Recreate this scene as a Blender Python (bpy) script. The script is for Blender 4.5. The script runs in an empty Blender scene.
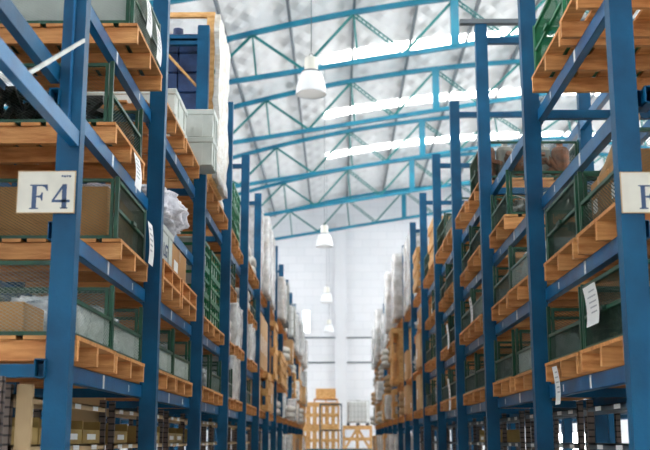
import bpy, bmesh, math, random
from mathutils import Vector, Matrix, noise
random.seed(7)
S = bpy.context.scene
COL = S.collection
CH = 1.6                      # camera height above the floor

# ------------------------------------------------------------------ materials
def mat(name, col, rough=0.5, metal=0.0, var=0.0, vscale=6.0, bump=0.0, bscale=30.0, col2=None, spec=0.5,
        emit=None, estr=0.0, alpha=1.0, coat=0.0, stretch=(1, 1, 1), trans=0.0, objvar=0.0):
    m = bpy.data.materials.new(name); m.use_nodes = True
    nt = m.node_tree; N = nt.nodes; L = nt.links
    b = N['Principled BSDF']
    b.inputs['Base Color'].default_value = (*col, 1)
    b.inputs['Roughness'].default_value = rough
    b.inputs['Metallic'].default_value = metal
    b.inputs['Specular IOR Level'].default_value = spec
    b.inputs['Coat Weight'].default_value = coat
    b.inputs['Alpha'].default_value = alpha
    b.inputs['Transmission Weight'].default_value = trans
    if emit:
        b.inputs['Emission Color'].default_value = (*emit, 1)
        b.inputs['Emission Strength'].default_value = estr
    if var or bump or col2:
        tc = N.new('ShaderNodeTexCoord'); mp = N.new('ShaderNodeMapping')
        mp.inputs['Scale'].default_value = stretch
        L.new(tc.outputs['Object'], mp.inputs['Vector'])
        n1 = N.new('ShaderNodeTexNoise'); n1.inputs['Scale'].default_value = vscale
        n1.inputs['Detail'].default_value = 5
        L.new(mp.outputs[0], n1.inputs['Vector'])
        if var or col2:
            r = N.new('ShaderNodeValToRGB')
            r.color_ramp.elements[0].position = .32; r.color_ramp.elements[1].position = .68
            c2 = col2 if col2 else tuple(c * (1 - var) for c in col)
            r.color_ramp.elements[0].color = (*c2, 1); r.color_ramp.elements[1].color = (*col, 1)
            L.new(n1.outputs['Fac'], r.inputs['Fac'])
            src = r.outputs['Color']
            if objvar:
                oi = N.new('ShaderNodeObjectInfo'); hs = N.new('ShaderNodeHueSaturation')
                mr = N.new('ShaderNodeMapRange'); mr.inputs['To Min'].default_value = 1 - objvar
                mr.inputs['To Max'].default_value = 1 + objvar
                L.new(oi.outputs['Random'], mr.inputs['Value']); L.new(mr.outputs[0], hs.inputs['Value'])
                L.new(src, hs.inputs['Color']); src = hs.outputs['Color']
            L.new(src, b.inputs['Base Color'])
        if bump:
            n2 = N.new('ShaderNodeTexNoise'); n2.inputs['Scale'].default_value = bscale
            n2.inputs['Detail'].default_value = 3
            L.new(mp.outputs[0], n2.inputs['Vector'])
            bp = N.new('ShaderNodeBump'); bp.inputs['Strength'].default_value = bump
            bp.inputs['Distance'].default_value = .02
            L.new(n2.outputs['Fac'], bp.inputs['Height']); L.new(bp.outputs[0], b.inputs['Normal'])
    return m

def srgb(r, g, b):
    f = lambda v: (v / 255 / 12.92) if v / 255 <= .04045 else ((v / 255 + .055) / 1.055) ** 2.4
    return (f(r), f(g), f(b))

M = {}
M['blue'] = mat('rack_blue_paint', srgb(0, 88, 128), .42, 0, col2=srgb(0, 62, 96), vscale=3, bump=.08, bscale=60, spec=.35)
M['blue_beam'] = mat('beam_blue_paint', srgb(6, 106, 158), .32, 0, col2=srgb(0, 82, 130), vscale=4, bump=.08, bscale=50, spec=.5)
M['truss'] = mat('truss_blue_paint', srgb(16, 132, 158), .45, 0, col2=srgb(4, 100, 132), vscale=1.5)
M['truss_green'] = mat('truss_web_teal_paint', srgb(20, 124, 124), .5, 0, col2=srgb(8, 96, 98), vscale=2)
M['purlin'] = mat('galvanised_purlin', srgb(120, 128, 135), .5, .3, var=.25, vscale=3)
M['wood'] = mat('pallet_pine', srgb(230, 166, 100), .65, 0, col2=srgb(192, 122, 62), vscale=3.5, bump=.25, bscale=18, stretch=(1, 6, 8), objvar=.18)
M['wood_x'] = mat('stringer_pine', srgb(232, 168, 104), .65, 0, col2=srgb(194, 122, 64), vscale=3.5, bump=.25, bscale=18, stretch=(1.2, 8, 8), objvar=.15)
M['crate_wood'] = mat('crate_pale_wood', srgb(240, 194, 130), .6, 0, col2=srgb(205, 148, 84), vscale=4, bump=.15, bscale=20, stretch=(2, 2, 6))
M['green'] = mat('cage_green_paint', srgb(16, 80, 54), .4, 0, col2=srgb(8, 54, 38), vscale=8, spec=.6)
M['green_mesh'] = mat('cage_mesh_green', srgb(66, 92, 78), .4, .3, col2=srgb(36, 62, 50), vscale=20)
M['mesh_pale'] = mat('pale_galvanised_mesh', srgb(178, 190, 182), .4, .3, var=.2, vscale=20)
M['green_bright'] = mat('bright_green_wire', srgb(24, 118, 74), .4, 0, var=.3, vscale=6)
M['zinc'] = mat('zinc_wire', srgb(206, 208, 202), .4, .3, var=.25, vscale=10)
M['carton'] = mat('brown_carton', srgb(200, 152, 98), .8, 0, col2=srgb(176, 126, 76), vscale=3, bump=.1, bscale=8, objvar=.12)
M['carton_pale'] = mat('pale_carton', srgb(222, 186, 140), .8, 0, col2=srgb(205, 160, 112), vscale=3, objvar=.1)
M['tape'] = mat('brown_tape', srgb(176, 126, 70), .3, 0, var=.2, vscale=5)
M['white_box'] = mat('white_grey_case', srgb(205, 210, 204), .5, 0, col2=srgb(186, 192, 186), vscale=4, bump=.1)
M['plastic'] = mat('clear_plastic_bag', srgb(240, 244, 246), .2, 0, col2=srgb(120, 132, 142), vscale=11, bump=1.0, bscale=16, spec=.7)
M['sheeting'] = mat('milky_plastic_sheet', srgb(242, 240, 244), .3, 0, col2=srgb(200, 200, 210), vscale=8, bump=1.0, bscale=12)
M['film'] = mat('stretch_film', srgb(238, 238, 234), .25, 0, col2=srgb(214, 200, 182), vscale=5, bump=.8, bscale=12, spec=.8, stretch=(1, 1, 2))
M['sack'] = mat('white_sack', srgb(228, 226, 220), .7, 0, col2=srgb(200, 196, 188), vscale=6, bump=.6, bscale=10)
M['papersack'] = mat('kraft_paper_sack', srgb(190, 158, 118), .8, 0, col2=srgb(160, 128, 92), vscale=6, bump=.6, bscale=10)
M['bluegoods'] = mat('dark_blue_goods', srgb(48, 78, 128), .4, 0, col2=srgb(24, 44, 84), vscale=6, bump=.5, bscale=12)
M['dark'] = mat('dark_parts', srgb(58, 56, 54), .5, .4, col2=srgb(24, 26, 28), vscale=12, bump=.4)
M['rust'] = mat('rusty_parts', srgb(150, 92, 58), .6, .3, col2=srgb(90, 60, 46), vscale=12, bump=.4)
M['steel'] = mat('bare_steel', srgb(150, 148, 140), .4, .7, var=.4, vscale=9, bump=.2)
M['paper'] = mat('white_paper', srgb(242, 242, 240), .7)
M['ink'] = mat('blue_grey_ink', srgb(62, 84, 118), .6)
M['ink_dark'] = mat('dark_print_ink', srgb(78, 62, 48), .7)
M['sign_grey'] = mat('faint_print', srgb(176, 178, 182), .7)
M['sign'] = mat('sign_board', srgb(226, 222, 208), .5, 0, col2=srgb(206, 202, 190), vscale=5)
M['shelf'] = mat('shelf_steel_grey', srgb(96, 108, 116), .45, .3, var=.3, vscale=6)
M['tan'] = mat('tan_board', srgb(200, 170, 128), .7, 0, var=.15, vscale=4)
M['bin'] = mat('ochre_bin', srgb(176, 148, 84), .6, 0, col2=srgb(150, 120, 64), vscale=5)
M['hole'] = mat('hollow_shade_black', srgb(14, 14, 16), .8)  # near-black that paints the shade inside open beam tubes
M['wall'] = mat('painted_white_wall', srgb(226, 228, 230), .75, 0, col2=srgb(206, 209, 212), vscale=.7, bump=.1, bscale=3)
M['pilaster'] = mat('pilaster_white_paint', srgb(212, 214, 218), .75, 0, var=.06, vscale=1)
M['floor'] = mat('sealed_concrete', srgb(190, 190, 186), .35, 0, col2=srgb(170, 170, 166), vscale=.8)
M['lamp'] = mat('lamp_housing_cream', srgb(226, 224, 214), .35, .1, var=.05)
M['bell'] = mat('lamp_reflector_acrylic', srgb(236, 238, 240), .15, 0, spec=.8)
M['lamp_bulb'] = mat('lit_bulb', (1, 1, 1), .5, emit=(1, .95, .88), estr=1.5)
M['glass'] = mat('lit_window', (.8, .9, 1), .3, emit=(.95, .97, 1), estr=1.0)
M['glass_bright'] = mat('sunlit_window', (.9, .95, 1), .3, emit=(.98, .985, 1), estr=10.5)
M['glow'] = mat('daylight_roof_sheet', (.9, .95, .95), .5, emit=(1, .98, .92), estr=4.5)
M['black'] = mat('black_rubber', srgb(28, 28, 30), .6)
M['redtrim'] = mat('red_tape', srgb(190, 40, 50), .5)
M['tank'] = mat('white_tank_plastic', srgb(238, 240, 238), .35, 0, var=.04, spec=.6)

def slot_material():
    m = mat('slotted_angle_steel', srgb(104, 92, 84), .5, .3)
    nt = m.node_tree; N = nt.nodes; L = nt.links; b = N['Principled BSDF']
    tc = N.new('ShaderNodeTexCoord'); sx = N.new('ShaderNodeSeparateXYZ'); L.new(tc.outputs['Object'], sx.inputs[0])
    md = N.new('ShaderNodeMath'); md.operation = 'PINGPONG'; md.inputs[1].default_value = .025
    L.new(sx.outputs['Z'], md.inputs[0])
    gt = N.new('ShaderNodeMath'); gt.operation = 'GREATER_THAN'; gt.inputs[1].default_value = .019; L.new(md.outputs[0], gt.inputs[0])
    mx = N.new('ShaderNodeMix'); mx.data_type = 'RGBA'
    mx.inputs['A'].default_value = (*srgb(112, 98, 90), 1); mx.inputs['B'].default_value = (*srgb(48, 42, 40), 1)
    L.new(gt.outputs[0], mx.inputs['Factor']); L.new(mx.outputs['Result'], b.inputs['Base Color'])
    return m
M['slot'] = slot_material()

def roof_material():
    # quilted silver-white insulation blanket: diamonds of stitching with soft pillows
    m = mat('quilted_roof_insulation', srgb(240, 241, 242), .5, .0)
    nt = m.node_tree; N = nt.nodes; L = nt.links; b = N['Principled BSDF']
    tc = N.new('ShaderNodeTexCoord')
    sx = N.new('ShaderNodeSeparateXYZ'); L.new(tc.outputs['Object'], sx.inputs[0])
    def w(sa, sb):
        a = N.new('ShaderNodeMath'); a.operation = 'MULTIPLY'; a.inputs[1].default_value = sa; L.new(sx.outputs['X'], a.inputs[0])
        c = N.new('ShaderNodeMath'); c.operation = 'MULTIPLY_ADD'; c.inputs[1].default_value = sb
        L.new(sx.outputs['Y'], c.inputs[0]); L.new(a.outputs[0], c.inputs[2])
        s = N.new('ShaderNodeMath'); s.operation = 'PINGPONG'; s.inputs[1].default_value = 1; L.new(c.outputs[0], s.inputs[0])
        return s.outputs[0]
    mu = N.new('ShaderNodeMath'); mu.operation = 'MULTIPLY'
    L.new(w(3.0, 1.6), mu.inputs[0]); L.new(w(3.0, -1.6), mu.inputs[1])
    no = N.new('ShaderNodeTexNoise'); no.inputs['Scale'].default_value = 1.3; no.inputs['Detail'].default_value = 5
    L.new(tc.outputs['Object'], no.inputs['Vector'])
    ad = N.new('ShaderNodeMath'); ad.operation = 'MULTIPLY_ADD'; ad.inputs[1].default_value = .7
    L.new(no.outputs['Fac'], ad.inputs[0]); L.new(mu.outputs[0], ad.inputs[2])
    bp = N.new('ShaderNodeBump'); bp.inputs['Strength'].default_value = .8; bp.inputs['Distance'].default_value = .10
    L.new(ad.outputs[0], bp.inputs['Height']); L.new(bp.outputs[0], b.inputs['Normal'])
    return m
M['roof'] = roof_material()

def brick_wall_material():
    m = mat('painted_block_wall', srgb(232, 233, 235), .75)
    nt = m.node_tree; N = nt.nodes; L = nt.links; b = N['Principled BSDF']
    tc = N.new('ShaderNodeTexCoord'); mp = N.new('ShaderNodeMapping'); mp.inputs['Rotation'].default_value = (math.pi / 2, 0, 0)
    L.new(tc.outputs['Object'], mp.inputs['Vector'])
    br = N.new('ShaderNodeTexBrick'); br.inputs['Scale'].default_value = 1.0
    br.inputs['Brick Width'].default_value = .8; br.inputs['Row Height'].default_value = .4; br.inputs['Mortar Size'].default_value = .012
    br.inputs['Color1'].default_value = (*srgb(226, 227, 231), 1); br.inputs['Color2'].default_value = (*srgb(221, 223, 227), 1)
    br.inputs['Mortar'].default_value = (*srgb(210, 212, 217), 1)
    L.new(mp.outputs[0], br.inputs['Vector']); L.new(br.outputs['Color'], b.inputs['Base Color'])
    return m
M['block'] = brick_wall_material()

# ------------------------------------------------------------------ mesh helpers
class MB:
    def __init__(s): s.v = []; s.f = []
    def box(s, x0, x1, y0, y1, z0, z1):
        n = len(s.v)
        s.v += [(x0, y0, z0), (x1, y0, z0), (x1, y1, z0), (x0, y1, z0), (x0, y0, z1), (x1, y0, z1), (x1, y1, z1), (x0, y1, z1)]
        s.f += [tuple(n + i for i in q) for q in ((0, 3, 2, 1), (4, 5, 6, 7), (0, 1, 5, 4), (1, 2, 6, 5), (2, 3, 7, 6), (3, 0, 4, 7))]
        return s
    def bar(s, a, b, w, h, up=(0, 0, 1)):
        a = Vector(a); b = Vector(b); d = (b - a).normalized(); u = Vector(up)
        if abs(d.dot(u)) > .98: u = Vector((0, 1, 0)) if abs(d.y) < .9 else Vector((1, 0, 0))
        sx = d.cross(u).normalized() * w / 2; sz = sx.cross(d).normalized() * h / 2
        n = len(s.v)
        for p in (a, b):
            s.v += [tuple(p - sx - sz), tuple(p + sx - sz), tuple(p + sx + sz), tuple(p - sx + sz)]
        s.f += [tuple(n + i for i in q) for q in ((0, 1, 2, 3), (7, 6, 5, 4), (0, 4, 5, 1), (1, 5, 6, 2), (2, 6, 7, 3), (3, 7, 4, 0))]
        return s
    def tube(s, pts, r, k=8):
        n0 = len(s.v); pts = [Vector(p) for p in pts]
        for i, p in enumerate(pts):
            d = (pts[min(i + 1, len(pts) - 1)] - pts[max(i - 1, 0)]).normalized()
            u = Vector((0, 0, 1)) if abs(d.z) < .9 else Vector((1, 0, 0))
            a = d.cross(u).normalized(); b = a.cross(d)
            for j in range(k):
                t = 2 * math.pi * j / k; s.v.append(tuple(p + a * math.cos(t) * r + b * math.sin(t) * r))
        for i in range(len(pts) - 1):
            for j in range(k):
                a0 = n0 + i * k + j; a1 = n0 + i * k + (j + 1) % k
                s.f.append((a0, a1, a1 + k, a0 + k))
        s.f.append(tuple(n0 + j for j in range(k))[::-1]); e = n0 + (len(pts) - 1) * k; s.f.append(tuple(e + j for j in range(k)))
        return s
    def lathe(s, prof, c=(0, 0, 0), k=24):
        n0 = len(s.v)
        for r, z in prof:
            for j in range(k):
                t = 2 * math.pi * j / k; s.v.append((c[0] + r * math.cos(t), c[1] + r * math.sin(t), c[2] + z))
        for i in range(len(prof) - 1):
            for j in range(k):
                a0 = n0 + i * k + j; a1 = n0 + i * k + (j + 1) % k
                s.f.append((a0, a1, a1 + k, a0 + k))
        return s
    def poly(s, pts, z_off, axis_t):      # extruded outline in the xz plane, thickness along y
        n = len(s.v); k = len(pts)
        for (x, z) in pts: s.v.append((x, z_off, z))
        for (x, z) in pts: s.v.append((x, z_off + axis_t, z))
        s.f.append(tuple(range(n, n + k))); s.f.append(tuple(range(n + 2 * k - 1, n + k - 1, -1)))
        for i in range(k):
            j = (i + 1) % k; s.f.append((n + i, n + k + i, n + k + j, n + j))
        return s
    def mesh(s, name, smooth=False):
        me = bpy.data.meshes.new(name); me.from_pydata(s.v, [], s.f); me.update()
        bm = bmesh.new(); bm.from_mesh(me); bmesh.ops.recalc_face_normals(bm, faces=bm.faces); bm.to_mesh(me); bm.free()
        if smooth:
            for p in me.polygons: p.use_smooth = True
        return me
    def build(s, name, m, parent=None, loc=None, smooth=False, bevel=0):
        me = s.mesh(name, smooth); me.materials.append(m)
        if bevel:
            bm = bmesh.new(); bm.from_mesh(me)
            bmesh.ops.bevel(bm, geom=bm.edges[:], offset=bevel, segments=1, affect='EDGES'); bm.to_mesh(me); bm.free()
        o = bpy.data.objects.new(name, me); COL.objects.link(o)
        if parent: o.parent = parent
        if loc: o.location = loc
        return o

def link_mesh(name, me, parent=None, loc=None):
    o = bpy.data.objects.new(name, me); COL.objects.link(o)
    if parent: o.parent = parent
    if loc: o.location = loc
    return o
def empty(name, loc=(0, 0, 0), rz=0):
    o = bpy.data.objects.new(name, None); COL.objects.link(o); o.location = loc; o.rotation_euler = (0, 0, rz)
    o.empty_display_size = .1
    return o
def tag(o, label=None, cat=None, group=None, kind=None):
    if label: o['label'] = label
    if cat: o['category'] = cat
    if group: o['group'] = group
    if kind: o['kind'] = kind
    return o
def copy_tree(o, parent=None):
    c = o.copy(); COL.objects.link(c)
    if parent: c.parent = parent
    for ch in [x for x in KIDS.get(o.name, [])]: copy_tree(ch, c)
    return c
KIDS = {}
def freeze(o):
    KIDS[o.name] = list(o.children)
    for c in o.children: freeze(c)
    return o

# ------------------------------------------------------------------ setting
Y0, Y1 = -12.0, 50.4
XL, XR = -13.4, 30.0
def Ht(x): return 12.15 - (x - 8.3) ** 2 / 86.0 + CH
def Hb(x): return 11.28 - math.sqrt((.163 * (x - 8.3)) ** 2 + .02) + CH
tag(MB().box(XL, XR, Y0, Y1, -.1, 0).build('floor', M['floor']), kind='structure')
# roof skin with a thickness, following the arch
m_ = MB(); n_ = 40; T = .12
for i in range(n_ + 1):
    x = XL + (XR - XL) * i / n_; z = Ht(x) + .26
    for (yy, zz) in ((Y0, z), (Y1, z), (Y1, z + T), (Y0, z + T)): m_.v.append((x, yy, zz))
for i in range(n_):
    a = i * 4; b = a + 4
    for q in range(4): m_.f.append((a + q, a + (q + 1) % 4, b + (q + 1) % 4, b + q))
m_.f.append((0, 1, 2, 3)); e = n_ * 4; m_.f.append((e, e + 3, e + 2, e + 1))
tag(m_.build('ceiling', M['roof'], smooth=False), kind='structure')

def gable(y, t, m, name):
    g = MB(); pts = [(XL, 0)] + [(XR, 0)] + [(XR - (XR - XL) * i / 30, Ht(XR - (XR - XL) * i / 30) + .30) for i in range(31)]
    g.poly(pts, y, t); return tag(g.build(name, m), kind='structure')
gable(Y1, .25, M['block'], 'wall_back')
tag(MB().box(XR, XR + .25, Y0, Y1, 0, Ht(XR) + .4).build('wall_right', M['wall']), kind='structure')
tag(MB().box(XL - .25, XL, Y0, Y1, 0, Ht(XL) + .4).build('wall_left', M['wall']), kind='structure')
tag(MB().box(-.12, .42, Y1 - .35, Y1, 0, Hb(0) + .9).build('trim_1', M['pilaster']), kind='structure')
for i, h in enumerate((4.80, 3.62)):
    tag(MB().tube([(-6, Y1 - .06, CH + h), (8, Y1 - .06, CH + h)], .035).build('trim_%d' % (i + 2), M['shelf']), kind='structure')
# small back window
def window(name, x0, x1, y0, y1, z0, z1, ax, npx, npz, gl=None):
    """ax='y': pane lies in the xz plane at y0; ax='x': in the yz plane at x0"""
    f = MB(); t = .06; d = .08
    if ax == 'y':
        f.box(x0 - t, x1 + t, y0 - d, y0, z0 - t, z0).box(x0 - t, x1 + t, y0 - d, y0, z1, z1 + t).box(x0 - t, x0, y0 - d, y0, z0, z1).box(x1, x1 + t, y0 - d, y0, z0, z1)
        for i in range(1, npx):
            xx = x0 + (x1 - x0) * i / npx; f.box(xx - .02, xx + .02, y0 - d, y0, z0, z1)
        p = MB().box(x0, x1, y0 - .03, y0 - .01, z0, z1)
    else:
        f.box(x0 - d, x0, y0, y1, z0 - t, z0).box(x0 - d, x0, y0, y1, z1, z1 + t)
        for i in range(npx + 1):
            yy = y0 + (y1 - y0) * i / npx; f.box(x0 - d, x0, yy - .04, yy + .04, z0, z1)
        for i in range(1, npz):
            zz = z0 + (z1 - z0) * i / npz; f.box(x0 - d, x0, y0, y1, zz - .025, zz + .025)
        p = MB().box(x0 - .03, x0 - .01, y0, y1, z0, z1) if x0 > 0 else MB().box(x0 + .01, x0 + .03, y0, y1, z0, z1)
    w = tag(f.build(name, M['truss'] if ax == 'x' else M['wall']), kind='structure')
    p.build('pane', gl or M['glass'], w)
    return w
gable(Y0 - .25, .25, M['wall'], 'wall_front')
window('window_1', -1.68, -1.33, Y1, Y1, CH + 5.05, CH + 6.1, 'y', 1, 1)
window('window_40', 9.9, 12.6, Y1, Y1, .9, 1.9, 'y', 4, 1, M['glass_bright'])
# long windows of the right wall
k = 2
for i in range(7):
    ya = -8 + i * 8
    window('window_%d' % k, XR, XR, ya, ya + 6.8, .9, 3.0, 'x', 6, 3); k += 1
    window('window_%d' % k, XR, XR, ya, ya + 6.8, 5.2, 8.9, 'x', 6, 3, M['glass_bright']); k += 1
for i in range(7):  # unseen left row of glowing panes, added to brighten roof and racks
    ya = -8 + i * 8
    window('window_%d' % k, XL + .08, XL + .08, ya, ya + 6.8, 6.35, 7.85, 'x', 6, 2, M['glass_bright']); k += 1

# roof sheets that let daylight in, one band in the middle of each truss bay
TY = [49.4 - 5.62 * i for i in range(11)]       # truss positions
idx = 0
for i in range(1, 10):
    yc = (TY[i] + TY[i + 1]) / 2 + 1.05
    w = MB(); xs = [-.45 + .55 * j for j in range(31)]
    for x in xs:
        z = Ht(x) + .235
        for (yy, zz) in ((yc - .4, z), (yc + .4, z), (yc + .4, z + .015), (yc - .4, z + .015)): w.v.append((x, yy, zz))
    for j in range(len(xs) - 1):
        a = j * 4; b = a + 4
        for q in range(4): w.f.append((a + q, a + (q + 1) % 4, b + (q + 1) % 4, b + q))
    w.f.append((0, 1, 2, 3)); e = (len(xs) - 1) * 4; w.f.append((e, e + 3, e + 2, e + 1))
    tag(w.build('skylight_%d' % i, M['glow']), kind='structure')
# purlins
PX = [-3.05 + 1.76 * j for j in range(-5, 18)]
ordn = ['first', 'second', 'third', 'fourth', 'fifth', 'sixth', 'seventh', 'eighth', 'ninth', 'tenth', 'eleventh', 'twelfth',
        'thirteenth', 'fourteenth', 'fifteenth', 'sixteenth', 'seventeenth', 'eighteenth', 'nineteenth', 'twentieth',
        'twenty-first', 'twenty-second', 'twenty-third', 'twenty-fourth']
for j, x in enumerate(PX):
    if x > XR - .5 or x < XL + .3: continue
    o = MB().box(x - .035, x + .035, Y0 + .1, Y1, Ht(x) + .08, Ht(x) + .24).build('trim_%d' % (10 + j), M['purlin'])
    tag(o, kind='structure')
# trusses
def truss(y, q):
    root = empty('roof_truss', (0, y, 0))
    top = MB(); bot = MB()
    xs = [XL + .1 + .7 * i for i in range(int((XR - XL) / .7))]
    for a, b in zip(xs[:-1], xs[1:]):
        top.bar((a, 0, Ht(a)), (b + .01, 0, Ht(b + .01)), .13, .13)
        bot.bar((a, 0, Hb(a)), (b + .01, 0, Hb(b + .01)), .12, .12)
    top.build('top_chord', M['truss'], root); bot.build('bottom_chord', M['truss'], root)
    X = -2.3 - 2.75 * 3
    while X < XR - 1.5:
        t = Vector((X, 0, Ht(X) - .05)); d1 = Vector((X - 1.375, 0, Hb(X - 1.375) + .04)); d2 = Vector((X + 1.375, 0, Hb(X + 1.375) + .04))
        thick = abs(X - 3.2) < .1 or abs(X - 14.2) < .1
        if thick:
            MB().box(X - .11, X + .11, -.09, .09, Hb(X), Ht(X)).build('web_post', M['truss'], root)
        else:
            MB().bar(t, (X + .12, 0, Hb(X) + .04), .05, .06).build('web_post', M['truss_green'], root)
        if d1.x > XL + .2: MB().bar(d1, t, .06, .07).build('web_diagonal', M['truss_green'], root)
        if d2.x < XR - .2 and X < 0: MB().bar(t, d2, .06, .07).build('web_diagonal', M['truss_green'], root)
        elif d2.x < XR - .2:
            lace = MB()
            off = Vector((.0, 0, .06))
            lace.bar(t - off, d2 - off, .05, .03).bar(t + off, d2 + off, .05, .03)
            for i in range(1, 12):
                p = t.lerp(d2, i / 12); lace.bar(p - off, p + off, .03, .02)
            lace.build('web_diagonal', M['truss_green'], root)
        X += 2.75
    names = {0: 'against the back wall', 1: 'second from the back wall', 2: 'third from the back wall', 3: 'fourth from the back wall',
             4: 'fifth from the back wall, nearest in view', 5: 'overhead, just out of the top of view'}
    tag(root, 'blue arched lattice roof truss ' + names.get(q, 'above the near aisle, %s from the back wall' % ordn[q]), 'roof truss', 'roof trusses over the aisle')
for q, y in enumerate(TY): truss(y, q)

# high bay lamps
def make_lamp():
    r = empty('pendant_lamp')
    prof = [(.13, .335), (.155, .315), (.185, .24), (.212, .13), (.224, .03), (.226, 0), (.220, 0), (.217, .03), (.205, .13), (.178, .235), (.15, .305), (.125, .325)]
    MB().lathe(prof, k=32).build('reflector', M['bell'], r, smooth=True)
    MB().lathe([(0, .56), (.085, .56), (.098, .55), (.10, .36), (.112, .35), (.112, .335), (0, .335)], k=28).build('housing', M['lamp'], r, smooth=False)
    MB().lathe([(.120, .355), (.137, .35), (.137, .33), (.12, .325)], k=28).build('clamp_ring', M['shelf'], r)
    h = MB(); h.tube([(.03 * math.cos(t), 0, .60 + .03 * math.sin(t)) for t in [i * math.pi / 6 for i in range(12)]] + [(.03, 0, .6)], .007, 6)
    h.build('hook', M['steel'], r)
    MB().lathe([(0, .30), (.04, .28), (.055, .2), (.04, .13), (0, .11)], k=16).build('bulb', M['lamp_bulb'], r, smooth=True)
    return r
lp = make_lamp(); freeze(lp)
lamp_lab = ['white bell-shaped pendant lamp hanging nearest, largest of the row of lamps', 'white pendant lamp second from the camera, below the farthest trusses',
            'small white pendant lamp third in the row, in front of the back wall', 'smallest white pendant lamp, farthest and lowest in the row']
for i, (x, y) in enumerate(((-.38, 14.6), (-.34, 26.9), (-.40, 38.2), (-.40, 48.9))):
    o = lp if i == 0 else copy_tree(lp)
    o.location = (x, y, CH + 4.93)
    tag(o, lamp_lab[i], 'lamp', 'pendant lamps over the aisle')
    hz = min(Hb(x), 99) if i else Hb(x)
    c = MB().tube([(0, 0, .62), (0, 0, hz - CH - 4.93)], .006, 6).build('cord', M['shelf'], o)

# ------------------------------------------------------------------ racks
LV = {'D': .42, 'C': 1.17, 'B': 1.91, 'A': 2.65, 'E': 3.39}     # height of beam tops above the camera
SH = {'D': 'lowest pallet shelf', 'C': 'second pallet shelf', 'B': 'third pallet shelf', 'A': 'fourth pallet shelf', 'E': 'top pallet shelf'}
NB = 15
def PY(n): return 5.55 + 2.7 * (n - 1)                          # near face of post n
TOP = CH + 4.51
XA = {-1: 1.416, 1: 1.528}                                      # aisle face of the posts
side = {-1: 'left', 1: 'right'}

def rack(sg, xa, name, label, n0, n1, levels, rear_levels, top, skip=(), ground=0.0, back=False):
    root = empty(name, (0, 0, 0)); tag(root, label, 'rack')
    pw = .128; dep = 1.1
    def X(a, b):
        a, b = sg * (xa + a), sg * (xa + b); return min(a, b), max(a, b)
    # channel section post
    for n in range(n0, n1 + 1):
        y = PY(n)
        def post(a):
            p = MB(); t = .012
            x0, x1 = X(a, a + pw)
            p.box(x0, x1, y, y + t, 0, top)                        # web facing the camera
            p.box(x0, x0 + t, y + t, y + .09, 0, top).box(x1 - t, x1, y + t, y + .09, 0, top)
            p.box(x0, x0 + .035, y + .09, y + .102, 0, top).box(x1 - .035, x1, y + .09, y + .102, 0, top)
            return p
        fp = post(0).build('upright', M['blue'], root)
        post(dep).build('rear_upright', M['blue'], fp)
        xx0, xx1 = X(pw, dep)
        for z in (.3, CH - .62, CH + .36, CH + 2.62, CH + 4.33):
            if z < top - .05: MB().box(xx0, xx1, y + .03, y + .09, z - .035, z + .035).build('cross_brace', M['blue'], fp)
        x0, x1 = X(-.03, pw + .03)
        MB().box(x0, x1, y - .03, y + .16, 0, .012).build('foot_plate', M['blue'], fp)
    for n in range(n0, n1):
        y0 = PY(n) + .05; y1 = PY(n + 1) + .0
        for lv in levels:
            if (n, lv) in skip: continue
            z = CH + LV[lv]
            x0, x1 = X(.112, .165)
            bm_ = MB(); tt = .004
            bm_.box(x0, x1, y0, y1, z - .10, z - .10 + tt).box(x0, x1, y0, y1, z - tt, z).box(x0, x0 + tt, y0, y1, z - .10, z).box(x1 - tt, x1, y0, y1, z - .10, z)
            o = bm_.build('shelf_beam', M['blue_beam'], root)
            if n < 6 and not back:
                fx = sg * (xa + .112)
                for (f, hh, ww) in ((.16, .05, .025), (.48, .085, .045), (.80, .05, .025)):
                    yy = y0 + (y1 - y0) * f
                    st = MB().box(min(fx, fx - sg * .002), max(fx, fx - sg * .002), yy, yy + ww, z - .05 - hh / 2, z - .05 + hh / 2)
                    st.build('location_sticker', M['paper'], o)
        for lv in rear_levels:
            if (n, lv) in skip: continue
            z = CH + LV[lv]
            x0, x1 = X(dep, dep + .055)
            MB().box(x0, x1, y0, y1, z - .10, z).build('rear_beam', M['blue_beam'], root)
    return root

rk = rack(-1, XA[-1], 'pallet_rack', 'blue steel pallet rack along the left of the aisle, carrying the F4 sign', 1, NB, 'DCBA', 'DCBA', TOP,
     skip={(3, 'B'), (6, 'B'), (7, 'B'), (8, 'B'), (10, 'C'), (12, 'B')})
rk2 = rack(1, XA[1], 'pallet_rack', 'blue steel pallet rack along the right of the aisle', 1, NB, 'DCBA', 'DCBAE', TOP,
     skip={(7, 'B'), (8, 'B'), (11, 'B'), (9, 'C')})
# taller T-bar on top of the third right upright
MB().box(XA[1] - .17, XA[1] + 1.3, PY(3) - .02, PY(3) + .06, TOP, TOP + .05).build('top_rail', M['purlin'], rk2)
MB().box(XA[-1] + .0 - 2 * XA[-1] - 1.1, -XA[-1], PY(3) + .03, PY(3) + .08, TOP - .17, TOP - .10).build('top_rail', M['blue'], rk)
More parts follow.
